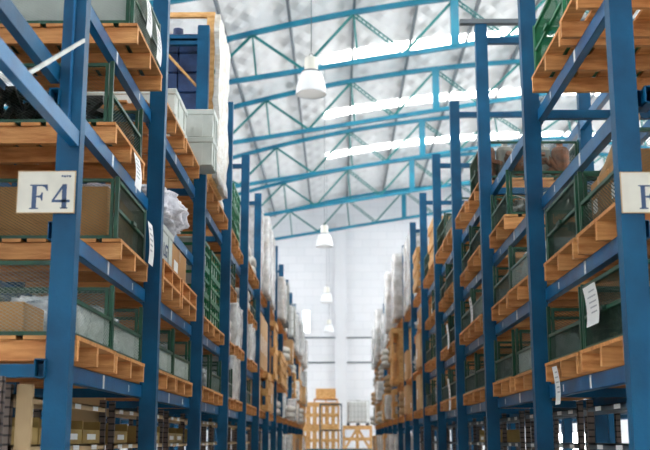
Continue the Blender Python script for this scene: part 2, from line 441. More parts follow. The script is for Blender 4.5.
# near half bay (camera side) on the left: two beams and a strut
def nearbeams():
    y1 = PY(1)
    MB().box(-1.60, -1.55, 3.2, y1 + .02, CH + 1.95, CH + 2.05).build('shelf_beam', M['blue'], rk)
    MB().box(-1.47, -1.42, 3.2, y1 - .002, CH + 1.58, CH + 1.665).build('shelf_beam', M['blue_beam'], rk)
    MB().bar((-1.435, 4.50, CH + 1.60), (-1.415, 5.53, CH + 2.19), .012, .02).build('strut', M['zinc'], rk)
    # open tube ends poking out beside the uprights
    for sg, lv, xx in ((-1, 'D', 1.535), (-1, 'B', 1.535), (1, 'B', 1.69)):
        z = CH + LV[lv]
        t = MB(); x0, x1 = sorted((sg * xx, sg * (xx + .058))); w = .006
        ya, yb = 5.52, 5.70
        t.box(x0, x0 + w, ya, yb, z - .1, z).box(x1 - w, x1, ya, yb, z - .1, z).box(x0, x1, ya, yb, z - w, z).box(x0, x1, ya, yb, z - .1, z - .1 + w)
        t.build('open_beam_end', M['blue'], rk if sg < 0 else rk2)
        MB().box(x0 + w, x1 - w, yb - .01, yb, z - .1 + w, z - w).build('hollow_shade_panel', M['hole'], rk if sg < 0 else rk2)  # dark panel standing in for the shade within the hollow tube
    # right side near half bay, rear beams only
    for lv in 'EC':
        MB().box(XA[1] + 1.1, XA[1] + 1.155, 3.0, y1, CH + LV[lv] - .1, CH + LV[lv]).build('rear_beam', M['blue_beam'], rk2)
MB().box(-1.486, -1.474, 5.535, 5.55, CH + 1.60, TOP).build('edge_strip', M['blue_beam'], rk)
nearbeams()
rb = rack(-1, 3.35, 'rear_pallet_rack', 'blue pallet rack standing back to back behind the left rack', 1, 12, 'DCBA', 'DC', TOP - .6, back=True)
rb2 = rack(1, 3.45, 'rear_pallet_rack', 'blue pallet rack standing back to back behind the right rack', 1, 12, 'DC', 'D', CH + 1.5, back=True)

# ------------------------------------------------------------------ goods prototypes (front = -x, i.e. towards the aisle for the right rack)
PD, PW_, PHt = 1.12, 1.06, .135      # pallet depth (x), width (y), height
def make_pallet():
    r = empty('wooden_pallet')
    for yy in (-.508, -.022, .464):
        MB().box(-.56, .56, yy, yy + .044, 0, .112).build('stringer', M['wood_x'], r)
    d = MB()
    n = 7; w = .125; gap = (1.12 - n * w) / (n - 1)
    for i in range(n):
        x = -.56 + i * (w + gap); d.box(x, x + w, -.53, .53, .113, .135)
    d.build('deck', M['wood'], r)
    return r
def one_mesh(root, name):
    """join a prototype's parts into one mesh with several materials (for far copies)"""
    bm = bmesh.new(); mats = []
    def rec(o, mtx):
        mw = mtx @ o.matrix_basis if o is not root else Matrix.Identity(4)
        if o.type == 'MESH':
            base = len(mats); m = o.data.materials[0]
            if m not in mats: mats.append(m)
            k0 = len(bm.faces); tmp = o.data.copy(); tmp.transform(mw)
            bm.from_mesh(tmp); bm.faces.ensure_lookup_table()
            for f in bm.faces[k0:]: f.material_index = mats.index(m)
            bpy.data.meshes.remove(tmp)
        for c in o.children: rec(c, mw)
    rec(root, Matrix.Identity(4))
    me = bpy.data.meshes.new(name); bm.to_mesh(me); bm.free()
    for m in mats: me.materials.append(m)
    return me

def mesh_panel(w, h, cw=.034, chh=.019, t=.0024):
    """expanded metal in the yz plane, ribbons with a little depth"""
    m = MB(); ny = int(w / cw); nz = int(h / chh)
    cw = w / ny; chh = h / nz
    for j in range(nz):
        for i in range(ny):
            y0 = -w / 2 + i * cw; z0 = j * chh
            pts = [((y0, z0 + chh / 2), (y0 + cw / 2, z0 + chh)), ((y0 + cw / 2, z0 + chh), (y0 + cw, z0 + chh / 2)),
                   ((y0, z0 + chh / 2), (y0 + cw / 2, z0)), ((y0 + cw / 2, z0), (y0 + cw, z0 + chh / 2))]
            for (a, b) in pts[:2] if (j % 1 == 0) else pts:
                n = len(m.v)
                m.v += [(-.002, a[0], a[1] - t / 2), (-.002, b[0], b[1] - t / 2), (.002, b[0], b[1] + t / 2), (.002, a[0], a[1] + t / 2)]
                m.f.append((n, n + 1, n + 2, n + 3))
            if j % 1 == 0:
                for (a, b) in pts[2:]:
                    n = len(m.v)
                    m.v += [(-.002, a[0], a[1] - t / 2), (-.002, b[0], b[1] - t / 2), (.002, b[0], b[1] + t / 2), (.002, a[0], a[1] + t / 2)]
                    m.f.append((n, n + 1, n + 2, n + 3))
    me = bpy.data.meshes.new('wire_mesh'); me.from_pydata(m.v, [], m.f); me.update()
    return me
CW, CD, CHT = 1.03, 1.04, .41
MESH_F = mesh_panel(CW - .04, CHT - .04); MESH_H = mesh_panel(CW - .04, .17); MESH_HH = mesh_panel(CW - .06, .17, .046, .024, .0040)
MESH_D = mesh_panel(CD - .04, CHT - .04)
def cage_panel(root, name, w, h, me, loc, rz, mf, mm, midrail=False, zb=0.0):
    t = .022
    f = MB().box(-.010, .014, -w / 2, w / 2, zb, zb + t).box(-.010, .014, -w / 2, w / 2, zb + h - t, zb + h)
    f.box(-.010, .014, -w / 2, -w / 2 + t, zb + t, zb + h - t).box(-.010, .014, w / 2 - t, w / 2, zb + t, zb + h - t)
    if midrail: f.box(-.010, .014, -w / 2, w / 2, zb + h / 2 - t / 2, zb + h / 2 + t / 2)
    o = f.build(name, mf, root, loc=loc); o.rotation_euler = (0, 0, rz)
    g = me.copy(); g.materials.clear(); g.materials.append(mm)
    link_mesh('wire_mesh', g, o, (0, 0, zb + .02))
    return o
def make_cage(kind, mf=None, mm=None):
    mf = mf or M['green']; mm = mm or M['green_mesh']
    r = empty('mesh_cage')
    cx, cy = CD / 2, CW / 2
    for sx in (-1, 1):
        for sy in (-1, 1):
            MB().box(sx * cx - .013, sx * cx + .013, sy * cy - .013, sy * cy + .013, 0, CHT + .012).build('corner_post', mf, r)
    MB().box(-cx + .02, cx - .02, -cy + .02, cy - .02, .004, .012).build('floor_sheet', mf, r)
    side_ = cage_panel(r, 'side_panel', CD - .04, CHT, MESH_D, (0, -cy, 0), math.pi / 2, mf, mm)
    cage_panel(r, 'side_panel', CD - .04, CHT, MESH_D, (0, cy, 0), -math.pi / 2, mf, mm)
    cage_panel(r, 'back_panel', CW - .04, CHT, MESH_F, (cx, 0, 0), math.pi, mf, mm)
    if kind == 'half':
        cage_panel(r, 'front_gate', CW - .04, .21, MESH_HH, (-cx, 0, 0), 0, mf, mm)
    elif kind == 'full':
        cage_panel(r, 'front_gate', CW - .04, CHT, MESH_F, (-cx, 0, 0), 0, mf, mm, midrail=True)
        MB().box(-cx - .03, -cx - .012, -.06, .06, CHT / 2 - .012, CHT / 2 + .012).build('latch', mf, r)
    return r

def make_carton(w, d, h, m=None, name='cardboard_box', tape=True):
    r = MB().box(-d / 2, d / 2, -w / 2, w / 2, 0, h).build(name, m or M['carton'], bevel=.006)
    if tape:
        MB().box(-d / 2 - .002, d / 2 + .002, -.03, .03, h, h + .002).box(-d / 2 - .002, -d / 2, -.03, .03, h - .12, h).build('tape', M['tape'], r)
        MB().box(-d / 2 - .003, -d / 2 - .001, w * .12, w * .38, h * .3, h * .6).build('label', M['paper'], r)
    return r
def blob(name, sx, sy, sz, m, amp=.22, seed=0, sub=4, fr=2.2, flat=True):
    bm = bmesh.new(); bmesh.ops.create_icosphere(bm, subdivisions=sub, radius=1)
    for v in bm.verts:
        p = v.co.normalized()
        q = Vector((abs(p.x) ** .6 * math.copysign(1, p.x), abs(p.y) ** .6 * math.copysign(1, p.y), abs(p.z) ** .7 * math.copysign(1, p.z)))
        n = noise.fractal((p * fr) + Vector((seed * 7.1, seed * 3.3, seed)), .8, 2.0, 4)
        rdg = 1 - abs(noise.noise(p * fr * 2.2 + Vector((seed, 0, 0)))) * 2
        q = q * (1 + amp * n + amp * .25 * rdg)
        z = q.z * sz / 2 + sz / 2
        v.co = Vector((q.x * sx / 2, q.y * sy / 2, max(z, 0) if flat else z))
    me = bpy.data.meshes.new(name); bm.to_mesh(me); bm.free()
    for p in me.polygons: p.use_smooth = True
    me.materials.append(m)
    return link_mesh(name, me)
def make_parts_pile(m, seed):
    rd = random.Random(seed); g = MB()
    for i in range(70):
        c = Vector((rd.uniform(-.4, .4), rd.uniform(-.4, .4), rd.uniform(.03, .24)))
        d = Vector((rd.uniform(-1, 1), rd.uniform(-1, 1), rd.uniform(-.4, .5))).normalized() * rd.uniform(.05, .16)
        if i % 3 == 0: g.tube([c - d, c + d], rd.uniform(.012, .04), 8)
        else: g.bar(c - d, c + d, rd.uniform(.02, .09), rd.uniform(.01, .05))
    zmin = min(v[2] for v in g.v); g.v = [(x, y, z - zmin) for x, y, z in g.v]
    return g.build('metal_parts', m)
def make_sackstack(m, n=4, seed=0, name='filled_sack'):
    """returns list of (obj, x, y, z) for a stack of separate sacks"""
    out = []; base = blob(name, .56, .98, .19, m, .07, seed, 3, 1.6)
    for i in range(n):
        for j, x in enumerate((-.27, .27)):
            o = base if not out else base.copy()
            if out: COL.objects.link(o)
            out.append((o, x, random.uniform(-.01, .01), i * .172))
    return out
def make_wrapped(h, seed, m_in, bands=5, name='wrapped_load'):
    """pallet load of cartons bound in crumpled stretch film"""
    r = empty(name)
    g = MB(); nz = bands
    for k in range(nz):
        for i in range(2):
            for j in range(2):
                x0 = -.5 + i * .5; y0 = -.49 + j * .49
                g.box(x0 + .006, x0 + .494, y0 + .006, y0 + .484, k * h / nz + .003, (k + 1) * h / nz - .003)
    g.build('cartons', m_in, r)
    bm = bmesh.new(); bmesh.ops.create_cube(bm, size=1)
    bmesh.ops.subdivide_edges(bm, edges=bm.edges[:], cuts=14, use_grid_fill=True)
    for v in bm.verts:
        p = Vector((v.co.x * 1.04, v.co.y * 1.0, (v.co.z + .5) * h))
        nn = noise.fractal(Vector((p.x * 3, p.y * 3, p.z * 5)) + Vector((seed * 5, 0, 0)), .9, 2, 4)
        k = 1 + .035 * nn + .012
        v.co = Vector((p.x * k, p.y * k, p.z * (1 + .004 * nn) + (.01 if v.co.z > .49 else 0)))
    me = bpy.data.meshes.new('film'); bm.to_mesh(me); bm.free(); me.materials.append(FILM)
    for p in me.polygons: p.use_smooth = True
    link_mesh('film', me, r)
    return r
def film_material():
    m = mat('clear_stretch_film', srgb(246, 246, 246), .18, 0, bump=.9, bscale=9, spec=.9)
    nt = m.node_tree; N = nt.nodes; L = nt.links; b = N['Principled BSDF']
    tc = N.new('ShaderNodeTexCoord'); no = N.new('ShaderNodeTexNoise'); no.inputs['Scale'].default_value = 5; no.inputs['Detail'].default_value = 6
    L.new(tc.outputs['Object'], no.inputs['Vector'])
    r = N.new('ShaderNodeMapRange'); r.inputs['From Min'].default_value = .35; r.inputs['From Max'].default_value = .65
    r.inputs['To Min'].default_value = .45; r.inputs['To Max'].default_value = .97
    L.new(no.outputs['Fac'], r.inputs['Value']); L.new(r.outputs[0], b.inputs['Alpha'])
    return m
FILM = film_material()
def make_tote():
    r = empty('tank_container')
    t = MB().box(-.47, .47, -.44, .44, .12, 1.02).build('tank', M['tank'], r, bevel=.05)
    MB().lathe([(0, 1.07), (.09, 1.07), (.10, 1.02)], k=16).build('cap', M['black'], r)
    c = MB()
    for i in range(7):
        x = -.49 + i * .98 / 6
        for s in (-.47, .47): c.bar((x, s, .1), (x, s, 1.04), .016, .016)
    for i in range(7):
        y = -.47 + i * .94 / 6
        for s in (-.49, .49): c.bar((s, y, .1), (s, y, 1.04), .016, .016)
    for z in (.12, .35, .58, .81, 1.04):
        for s in (-.47, .47): c.bar((-.49, s, z), (.49, s, z), .016, .016)
        for s in (-.49, .49): c.bar((s, -.47, z), (s, .47, z), .016, .016)
    c.build('wire_cage', M['zinc'], r)
    b = MB()
    for y in (-.47, -.06, .35): b.box(-.49, .49, y, y + .12, 0, .1)
    b.build('skid', M['shelf'], r)
    return r
def make_green_crate(h=.3):
    r = empty('green_crate')
    g = MB(); w, d = .98, 1.0
    for z in (0, h * .5, h - .03):
        g.box(-d / 2, d / 2, -w / 2, -w / 2 + .02, z, z + .03).box(-d / 2, d / 2, w / 2 - .02, w / 2, z, z + .03)
        g.box(-d / 2, -d / 2 + .02, -w / 2, w / 2, z, z + .03).box(d / 2 - .02, d / 2, -w / 2, w / 2, z, z + .03)
    for i in range(5):
        y = -w / 2 + (w - .022) * i / 4
        th = .022 if i in (0, 2, 4) else .006
        for x in (-d / 2, d / 2 - .02): g.box(x, x + .014, y, y + th, 0, h)
        x = -d / 2 + (d - .022) * i / 4
        for yy in (-w / 2, w / 2 - .02): g.box(x, x + th, yy, yy + .014, 0, h)
    g.build('wire_frame', M['green_bright'], r)
    MB().box(-.46, .46, -.45, .45, .012, h * .86).build('packed_goods', M['white_box'], r, bevel=.02)
    return r
def make_case(w, d, h):
    """white-grey sheet case with ribs and lid"""
    r = empty('storage_case')
    MB().box(-d / 2, d / 2, -w / 2, w / 2, 0, h - .05).build('body', M['white_box'], r, bevel=.008)
    MB().box(-d / 2 - .012, d / 2 + .012, -w / 2 - .012, w / 2 + .012, h - .06, h).build('lid', M['white_box'], r, bevel=.008)
    for y in (-w * .25, w * .25): MB().box(-d / 2 - .012, -d / 2, y - .02, y + .02, 0, h - .06).build('rib', M['white_box'], r)
    for x in (-d * .25, d * .25):
        MB().box(x - .02, x + .02, -w / 2 - .012, -w / 2, 0, h - .06).build('rib', M['white_box'], r)
        MB().box(x - .02, x + .02, w / 2, w / 2 + .012, 0, h - .06).build('rib', M['white_box'], r)
    return r
def make_wood_crate(w, d, h, name='wooden_crate', xb=False):
    r = empty(name)
    t = .03
    for x in (-d / 2, d / 2 - t):
        for y in (-w / 2, w / 2 - .09): MB().box(x, x + t, y, y + .09, 0, h).build('corner_post', M['crate_wood'], r)
    s = MB()
    for x in (-d / 2, d / 2 - .02):
        for z in (0, h / 2 - .07, h - .14): s.box(x - (.02 if x < 0 else 0), x + .02 + (.02 if x > 0 else 0), -w / 2, w / 2, z, z + .14)
        if not xb:
            k = 6
            for i in range(1, k):
                y = -w / 2 + w * i / k; s.box(x, x + .02, y - w * .052, y + w * .052, 0, h)
        else:
            s.box(x, x + .02, -.06, .06, 0, h)
            s.bar((x, -w / 2 + .05, .06), (x, -.0, h - .08), .09, .02, up=(1, 0, 0)); s.bar((x, w / 2 - .05, .06), (x, .0, h - .08), .09, .02, up=(1, 0, 0))
    for y in (-w / 2, w / 2 - .02):
        for z in (0, h / 2 - .05, h - .1): s.box(-d / 2, d / 2, y, y + .02, z, z + .1)
        for i in range(1, 5):
            x = -d / 2 + d * i / 5; s.box(x - .05, x + .05, y, y + .02, 0, h)
    s.build('slats', M['crate_wood'], r)
    lid = MB()
    for i in range(6):
        x = -d / 2 + d * i / 6; lid.box(x + .01, x + d / 6 - .01, -w / 2, w / 2, h, h + .02)
    lid.build('lid', M['crate_wood'], r)
    return r

PARK = (0, -60, -20)
PALLET = freeze(make_pallet()); PAL_FAR = one_mesh(PALLET, 'wooden_pallet')
CG = {'half': freeze(make_cage('half')), 'full': freeze(make_cage('full')),
      'zhalf': freeze(make_cage('half', M['green'], M['mesh_pale'])), 'zfull': freeze(make_cage('full', M['green'], M['mesh_pale'])), 'bright': freeze(make_cage('full', M['green_bright'], M['green_bright']))}
CG_FAR = {k: one_mesh(v, 'mesh_cage') for k, v in CG.items()}
BAGS = [blob('plastic_bag', .84, .84, .33, M['plastic'], .20, s, 5, 2.6) for s in range(3)]
SMALLBAGS = [blob('plastic_bag', .42, .55, .28, M['plastic'], .25, s + 5, 4, 2.6) for s in range(2)]
PILES = [make_parts_pile(M['dark'], 1), make_parts_pile(M['rust'], 2), make_parts_pile(M['steel'], 3)]
CART = make_carton(.9, .9, .36); CART_W = make_carton(.93, .95, .37, M['white_box']); CART_S = make_carton(.42, .5, .30); CART_L = make_carton(.92, .95, .62, M['carton_pale'])
CART_T = make_carton(.46, .95, 1.0, M['carton_pale'])
WR = [freeze(make_wrapped(1.0, 1, M['carton_pale'])), freeze(make_wrapped(1.55, 2, M['papersack'], 8)), freeze(make_wrapped(.62, 3, M['white_box'], 3)), freeze(make_wrapped(1.2, 4, M['white_box'], 5)), freeze(make_wrapped(1.6, 6, M['white_box'], 6))]
TOTE = freeze(make_tote()); GCR = freeze(make_green_crate()); CASE = freeze(make_case(.95, .95, .5)); CASE_B = freeze(make_case(.98, 1.0, .74)); CASE_S = freeze(make_case(.95, .95, .38)); CASE_T = freeze(make_case(.74, .95, .25)); CASE_U = freeze(make_case(.38, .5, .30))
CRATE = freeze(make_wood_crate(1.0, 1.05, .72)); CRATE_TT = freeze(make_wood_crate(1.0, 1.05, 1.62)); CRATE_T = freeze(make_wood_crate(1.02, 1.05, 1.25))
SACK_W = blob('filled_sack', .54, .98, .19, M['sack'], .07, 3, 3, 1.6); SACK_K = blob('filled_sack', .54, .98, .19, M['papersack'], .07, 4, 3, 1.6)
for c in (CART, CART_W, CART_S, CART_L, CART_T): freeze(c)
for c in [CRATE, CRATE_T, TOTE, GCR, CASE, CASE_B] + WR: pass
USED = set()
def put(proto, loc, rz, label, cat, group=None):
    """place a copy (or, the first time, the prototype itself) with its own label"""
    if proto.name in USED: o = copy_tree(proto)
    else: o = proto; USED.add(proto.name)
    o.location = loc; o.rotation_euler = (0, 0, rz)
    tag(o, label, cat, group); return o
def put_far(name, me, loc, rz, label, cat, group=None):
    o = link_mesh(name, me); o.location = loc; o.rotation_euler = (0, 0, rz); return tag(o, label, cat, group)

LABELS = {}
def lab(desc, where):
    s = desc + ', ' + where
    LABELS[s] = LABELS.get(s, 0) + 1
    if LABELS[s] > 1:
        s = desc + ', ' + ('upper ', 'third ', 'fourth ', 'fifth ', 'sixth ', 'seventh ', 'eighth ', 'ninth ')[min(LABELS[s] - 2, 7)] + 'one, ' + where
    return s
def where(sg, n, lv, slot, extra=''):
    half = ('nearer', 'farther')[slot]
    return '%s half of %s %s-rack bay, %s' % (half, ordn[n - 1], side[sg], SH[lv])

GX = 0.0
def load(sg, n, lv, slot, kind, xo=0.0, dy=0.0, pallets=1, jitter=True, row=0):
    """put one palletised load in a rack slot"""
    if kind is None: return
    rd = random.Random(hash((sg, n, 'DCBAEF'.index(lv), slot, 5)) & 0xffff)
    xf = {-1: 1.44, 1: 1.53}[sg] + xo + (1.93 if row else 0)
    x = sg * (xf + PD / 2)
    y = PY(n) + .12 + .53 + slot * 1.13 + dy
    z = CH + LV[lv] + .0005
    rz = (math.pi if sg < 0 else 0)
    if jitter and row == 0: x += rd.uniform(-.02, .03)
    rj = rz + (rd.uniform(-.012, .012) if jitter else 0)
    far = n > 6
    w = where(sg, n, lv, slot) if not row else '%s half of %s bay, %s, rack behind %s' % (('nearer', 'farther')[slot], ordn[n - 1], SH[lv].replace(' pallet', ''), side[sg])
    def pal(zz):
        L = lab('pine pallet', w)
        if far: put_far('wooden_pallet', PAL_FAR, (x, y, zz), rj, L, 'pallet', 'pallets on the racks')
        else: put(PALLET, (x, y, zz), rj, L, 'pallet', 'pallets on the racks')
    for i in range(pallets): pal(z); z += PHt + .0008
    def pt(proto, desc, cat, dx=0, dyy=0, dz=0, r=0, group=None):
        put(proto, (x + sg * (dx + (0 if row else GX)), y + dyy, z + dz), rz + r, lab(desc, w), cat, group)
    def cage(k):
        if far: put_far('mesh_cage', CG_FAR[k], (x, y, z), rj, lab('green mesh cage', w), 'cage', 'mesh cages on the racks')
        else: put(CG[k], (x, y, z), rj, lab({'half': 'green mesh cage, front gate lowered', 'full': 'green mesh cage, gate closed', 'zfull': 'green cage with pale mesh, gate closed', 'zhalf': 'green cage with pale silver mesh', 'bright': 'bright green mesh cage'}[k], w), 'cage', 'mesh cages on the racks')
    if kind == 'pallet': return
    if kind.startswith('cage'):
        _, k, c = kind.split(':')
        cage(k); dz = .014
        if c == 'bag': pt(BAGS[rd.randrange(3)], 'clear plastic bag of goods', 'bag', dz=dz)
        elif c == 'bags':
            pt(SMALLBAGS[0], 'crumpled plastic bag', 'bag', -.22, -.2, dz); pt(SMALLBAGS[1], 'crumpled plastic bag', 'bag', -.22, .25, dz)
            pt(CART_S, 'small brown carton', 'box', .25, .0, dz)
        elif c == 'printed': pt(SMALLBAGS[0], 'crumpled plastic bag', 'bag', -.2, .25, dz)
        elif c == 'white': pt(CART_W, 'white panelled box in cage', 'box', 0, 0, dz)
        elif c == 'carton': pt(CART, 'large brown carton in cage', 'box', 0, 0, dz)
        elif c == 'cartons':
            pt(CART_S, 'small brown carton', 'box', -.22, -.23, dz); pt(CART_S, 'small brown carton', 'box', -.22, .23, dz); pt(CART_S, 'small brown carton', 'box', .28, .0, dz)
        elif c == 'dark': pt(PILES[0], 'pile of dark metal parts', 'metal parts', 0, 0, dz)
        elif c == 'rust': pt(PILES[1], 'pile of rusty brown parts', 'metal parts', 0, 0, dz)
        elif c == 'steel': pt(PILES[2], 'pile of bare steel parts', 'metal parts', 0, 0, dz)
        elif c == 'empty': pass
    elif kind == 'sacks' or kind == 'ksacks':
        P = SACK_W if kind == 'sacks' else SACK_K; nn = 2 + rd.randrange(2)
        for i in range(nn):
            for q in (-.275, .275): pt(P, 'white filled sack' if kind == 'sacks' else 'kraft paper sack', 'sack', q, 0, i * .165)
    elif kind == 'bag': pt(BAGS[rd.randrange(3)], 'big crumpled plastic bag', 'bag')
    elif kind == 'carton': pt(CART, 'large brown carton', 'box', 0)
    elif kind == 'cartonL': pt(CART_L, 'pale brown carton', 'box')
    elif kind == 'cartonT':
        pt(CART_T, 'tall pale carton', 'box', 0, -.24); pt(CART_T, 'tall pale carton', 'box', 0, .24)
    elif kind == 'case': pt(CASE, 'white-grey storage case', 'case')
    elif kind == 'case2':
        pt(CASE_T, 'lower of two small white cases', 'case', .03, -.12, 0); pt(CASE_T, 'upper of two small white cases', 'case', .03, -.12, .252)
        pt(CASE_U, 'lower overhanging white-grey case', 'case', -.44, .66, 0); pt(CASE_U, 'upper overhanging white-grey case', 'case', -.44, .66, .302)
    elif kind == 'caseS': pt(CASE_S, 'low white-grey storage case', 'case')
    elif kind == 'caseB': pt(CASE_B, 'large white-grey storage case', 'case')
    elif kind == 'tote': pt(TOTE, 'white caged tank container', 'tank')
    elif kind == 'gcrate':
        for i in range(2): pt(GCR, 'bright green wire crate', 'crate', 0, 0, i * .302)
    elif kind == 'gcrate3':
        for i in range(3): pt(GCR, 'bright green wire crate', 'crate', 0, 0, i * .302)
    elif kind == 'crate': pt(CRATE, 'slatted pale wooden crate', 'crate')
    elif kind == 'crateTT': pt(CRATE_TT, 'very tall slatted wooden crate', 'crate')
    elif kind == 'crateT': pt(CRATE_T, 'tall slatted wooden crate', 'crate')
    elif kind.startswith('wrap'): 
        q = int(kind[4]); pt(WR[q], ['film-wrapped pale cartons', 'tall film-wrapped brown stack', 'film-wrapped white goods', 'tall film-wrapped white goods', 'very tall film-wrapped white goods'][q], 'wrapped load')
    return x, y, z

# --- left rack, near bays written out
H_ = 'cage:half:bag'
LEFT = {
 (1, 'A'): [None, 'cage:zfull:white'], (1, 'B'): [None, 'cage:half:dark'], (1, 'C'): [None, 'cage:full:carton'], (1, 'D'): ['cage:zhalf:printed', 'cage:zhalf:bag'],
 (2, 'A'): ['pallet', 'case2'], (2, 'C'): ['caseS', 'carton'], (2, 'D'): ['cage:zhalf:bags', 'cage:zhalf:bag'], (2, 'B'): [None, None],
 (3, 'A'): ['pallet', 'sacks'], (3, 'C'): ['gcrate3', 'gcrate3'], (3, 'D'): ['bag', 'cage:half:bags'],
 (4, 'A'): ['cage:bright:dark', 'gcrate3'], (4, 'B'): ['cage:half:carton', None], (4, 'C'): ['sacks', 'wrap2'], (4, 'D'): ['cage:half:bag', 'wrap2'],
 (5, 'A'): ['sacks', 'sacks'], (5, 'B'): ['sacks', 'cage:half:rust'], (5, 'C'): ['wrap2', 'wrap2'], (5, 'D'): ['cage:half:dark', 'bag'],
 (6, 'A'): ['wrap1', 'wrap1'], (6, 'C'): ['cartonT', 'cartonT'], (6, 'D'): ['cartonL', 'crate'],
 (7, 'A'): ['wrap1', 'wrap0'], (7, 'C'): ['cartonT', 'crateT'], (7, 'D'): ['cartonL', 'cartonL'],
}
RIGHT = {
 (1, 'A'): ['pallet', 'cage:bright:empty'], (1, 'B'): [None, None], (1, 'C'): ['cage:half:cartons', 'cage:full:dark'], (1, 'D'): ['cage:full:dark', 'cage:half:dark'],
 (2, 'A'): [None, None], (2, 'B'): [None, 'cage:half:steel'], (2, 'C'): ['cage:zhalf:bag', 'cage:half:dark'], (2, 'D'): ['cage:zhalf:bags', 'cage:half:dark'],
 (3, 'A'): ['cage:full:rust', 'pallet'], (3, 'B'): ['cage:half:steel', 'cage:half:dark'], (3, 'C'): ['cage:zhalf:bags', 'cage:half:dark'], (3, 'D'): ['cage:half:bags', 'cage:half:dark'],
 (4, 'A'): ['cage:zhalf:bag', 'cage:full:carton'], (4, 'B'): ['cage:half:dark', 'cage:half:carton'], (4, 'C'): ['cage:half:bags', 'cage:half:dark'], (4, 'D'): ['cage:half:bag', 'cage:half:dark'],
 (5, 'A'): ['crate', 'cage:full:bag'], (5, 'B'): ['cage:half:bag', 'carton'], (5, 'C'): ['cage:half:bags', 'cage:half:dark'], (5, 'D'): ['carton', 'cage:half:bag'],
 (6, 'A'): ['crate', 'wrap2'], (6, 'B'): ['carton', 'bag'], (6, 'C'): ['cartonL', 'cage:half:bag'], (6, 'D'): ['cartonL', 'carton'],
 (7, 'A'): ['wrap1', 'wrap1'], (7, 'C'): ['cartonT', 'cartonL'], (7, 'D'): ['carton', 'cartonL'],
 (8, 'A'): ['wrap1', 'wrap1'], (8, 'C'): ['crateT', 'cartonT'], (8, 'D'): ['ksacks', 'cartonL'],
}
poolL = {'A': ['tote', 'wrap3', 'wrap0', 'wrap3'], 'B': ['wrap2', 'sacks', 'cartonL', 'bag'], 'C': ['wrap2', 'cartonL', 'crate', 'sacks'], 'D': ['cartonL', 'crate', 'wrap2', 'sacks']}
poolR = {'A': ['wrap3', 'wrap1', 'tote', 'wrap1'], 'B': ['ksacks', 'sacks', 'ksacks', 'cartonL'], 'C': ['ksacks', 'wrap2', 'ksacks', 'bag'], 'D': ['cartonL', 'sacks', 'crate', 'wrap2']}
skipL = {(3, 'B'), (6, 'B'), (7, 'B'), (8, 'B'), (10, 'C'), (12, 'B')}; skipR = {(7, 'B'), (8, 'B'), (11, 'B'), (9, 'C')}
for sg, TAB, pool, skip in ((-1, LEFT, poolL, skipL), (1, RIGHT, poolR, skipR)):
    for n in range(1, NB):
        for lv in 'DCBA':
            if (n, lv) in skip: continue
            if (n, lv) in TAB: ks = TAB[(n, lv)]
            else:
                rd = random.Random(n * 31 + 'DCBA'.index(lv) * 7 + sg); ks = [rd.choice(pool[lv]) for _ in range(2)]
                if rd.random() < .12: ks[rd.randrange(2)] = 'pallet'
            for s, kd in enumerate(ks):
                xo = 0; dy = 0; pl = 1
                if sg < 0 and n == 1 and lv in 'ABC': xo = {'A': -.05, 'B': .03, 'C': .01}[lv]; dy = {'A': -.08, 'B': -.20, 'C': .0}[lv]
                if sg > 0 and n == 1 and lv == 'A': xo = -.03
                if sg < 0 and n == 2 and lv == 'C': pl = 2
                if sg < 0 and n == 2 and lv == 'A': xo = -.02
                r2 = random.Random(n * 13 + s * 5 + 'DCBA'.index(lv) * 3 + sg)
                GX = 0.0
                if n in (6, 7): GX = r2.uniform(-.14, -.02)
                if n >= 8: GX = r2.uniform(-.26, -.04); xo = -.05
                load(sg, n, lv, s, kd, xo, dy, pl)
GX = 0.0
# goods standing on the floor under the far bays
SH['F'] = 'floor level'; LV['F'] = -CH
for sg in (-1, 1):
    for n in range(9, NB):
        for sl in (0, 1):
            r3 = random.Random(n * 17 + sl * 5 + sg)
            load(sg, n, 'F', sl, r3.choice(['crateTT', 'wrap1', 'crateTT', 'wrap4']), -.16 + r3.uniform(-.08, .06), 0, 1)
# extra things stacked in the near bays
zt = CH + LV['A'] + PHt + .742

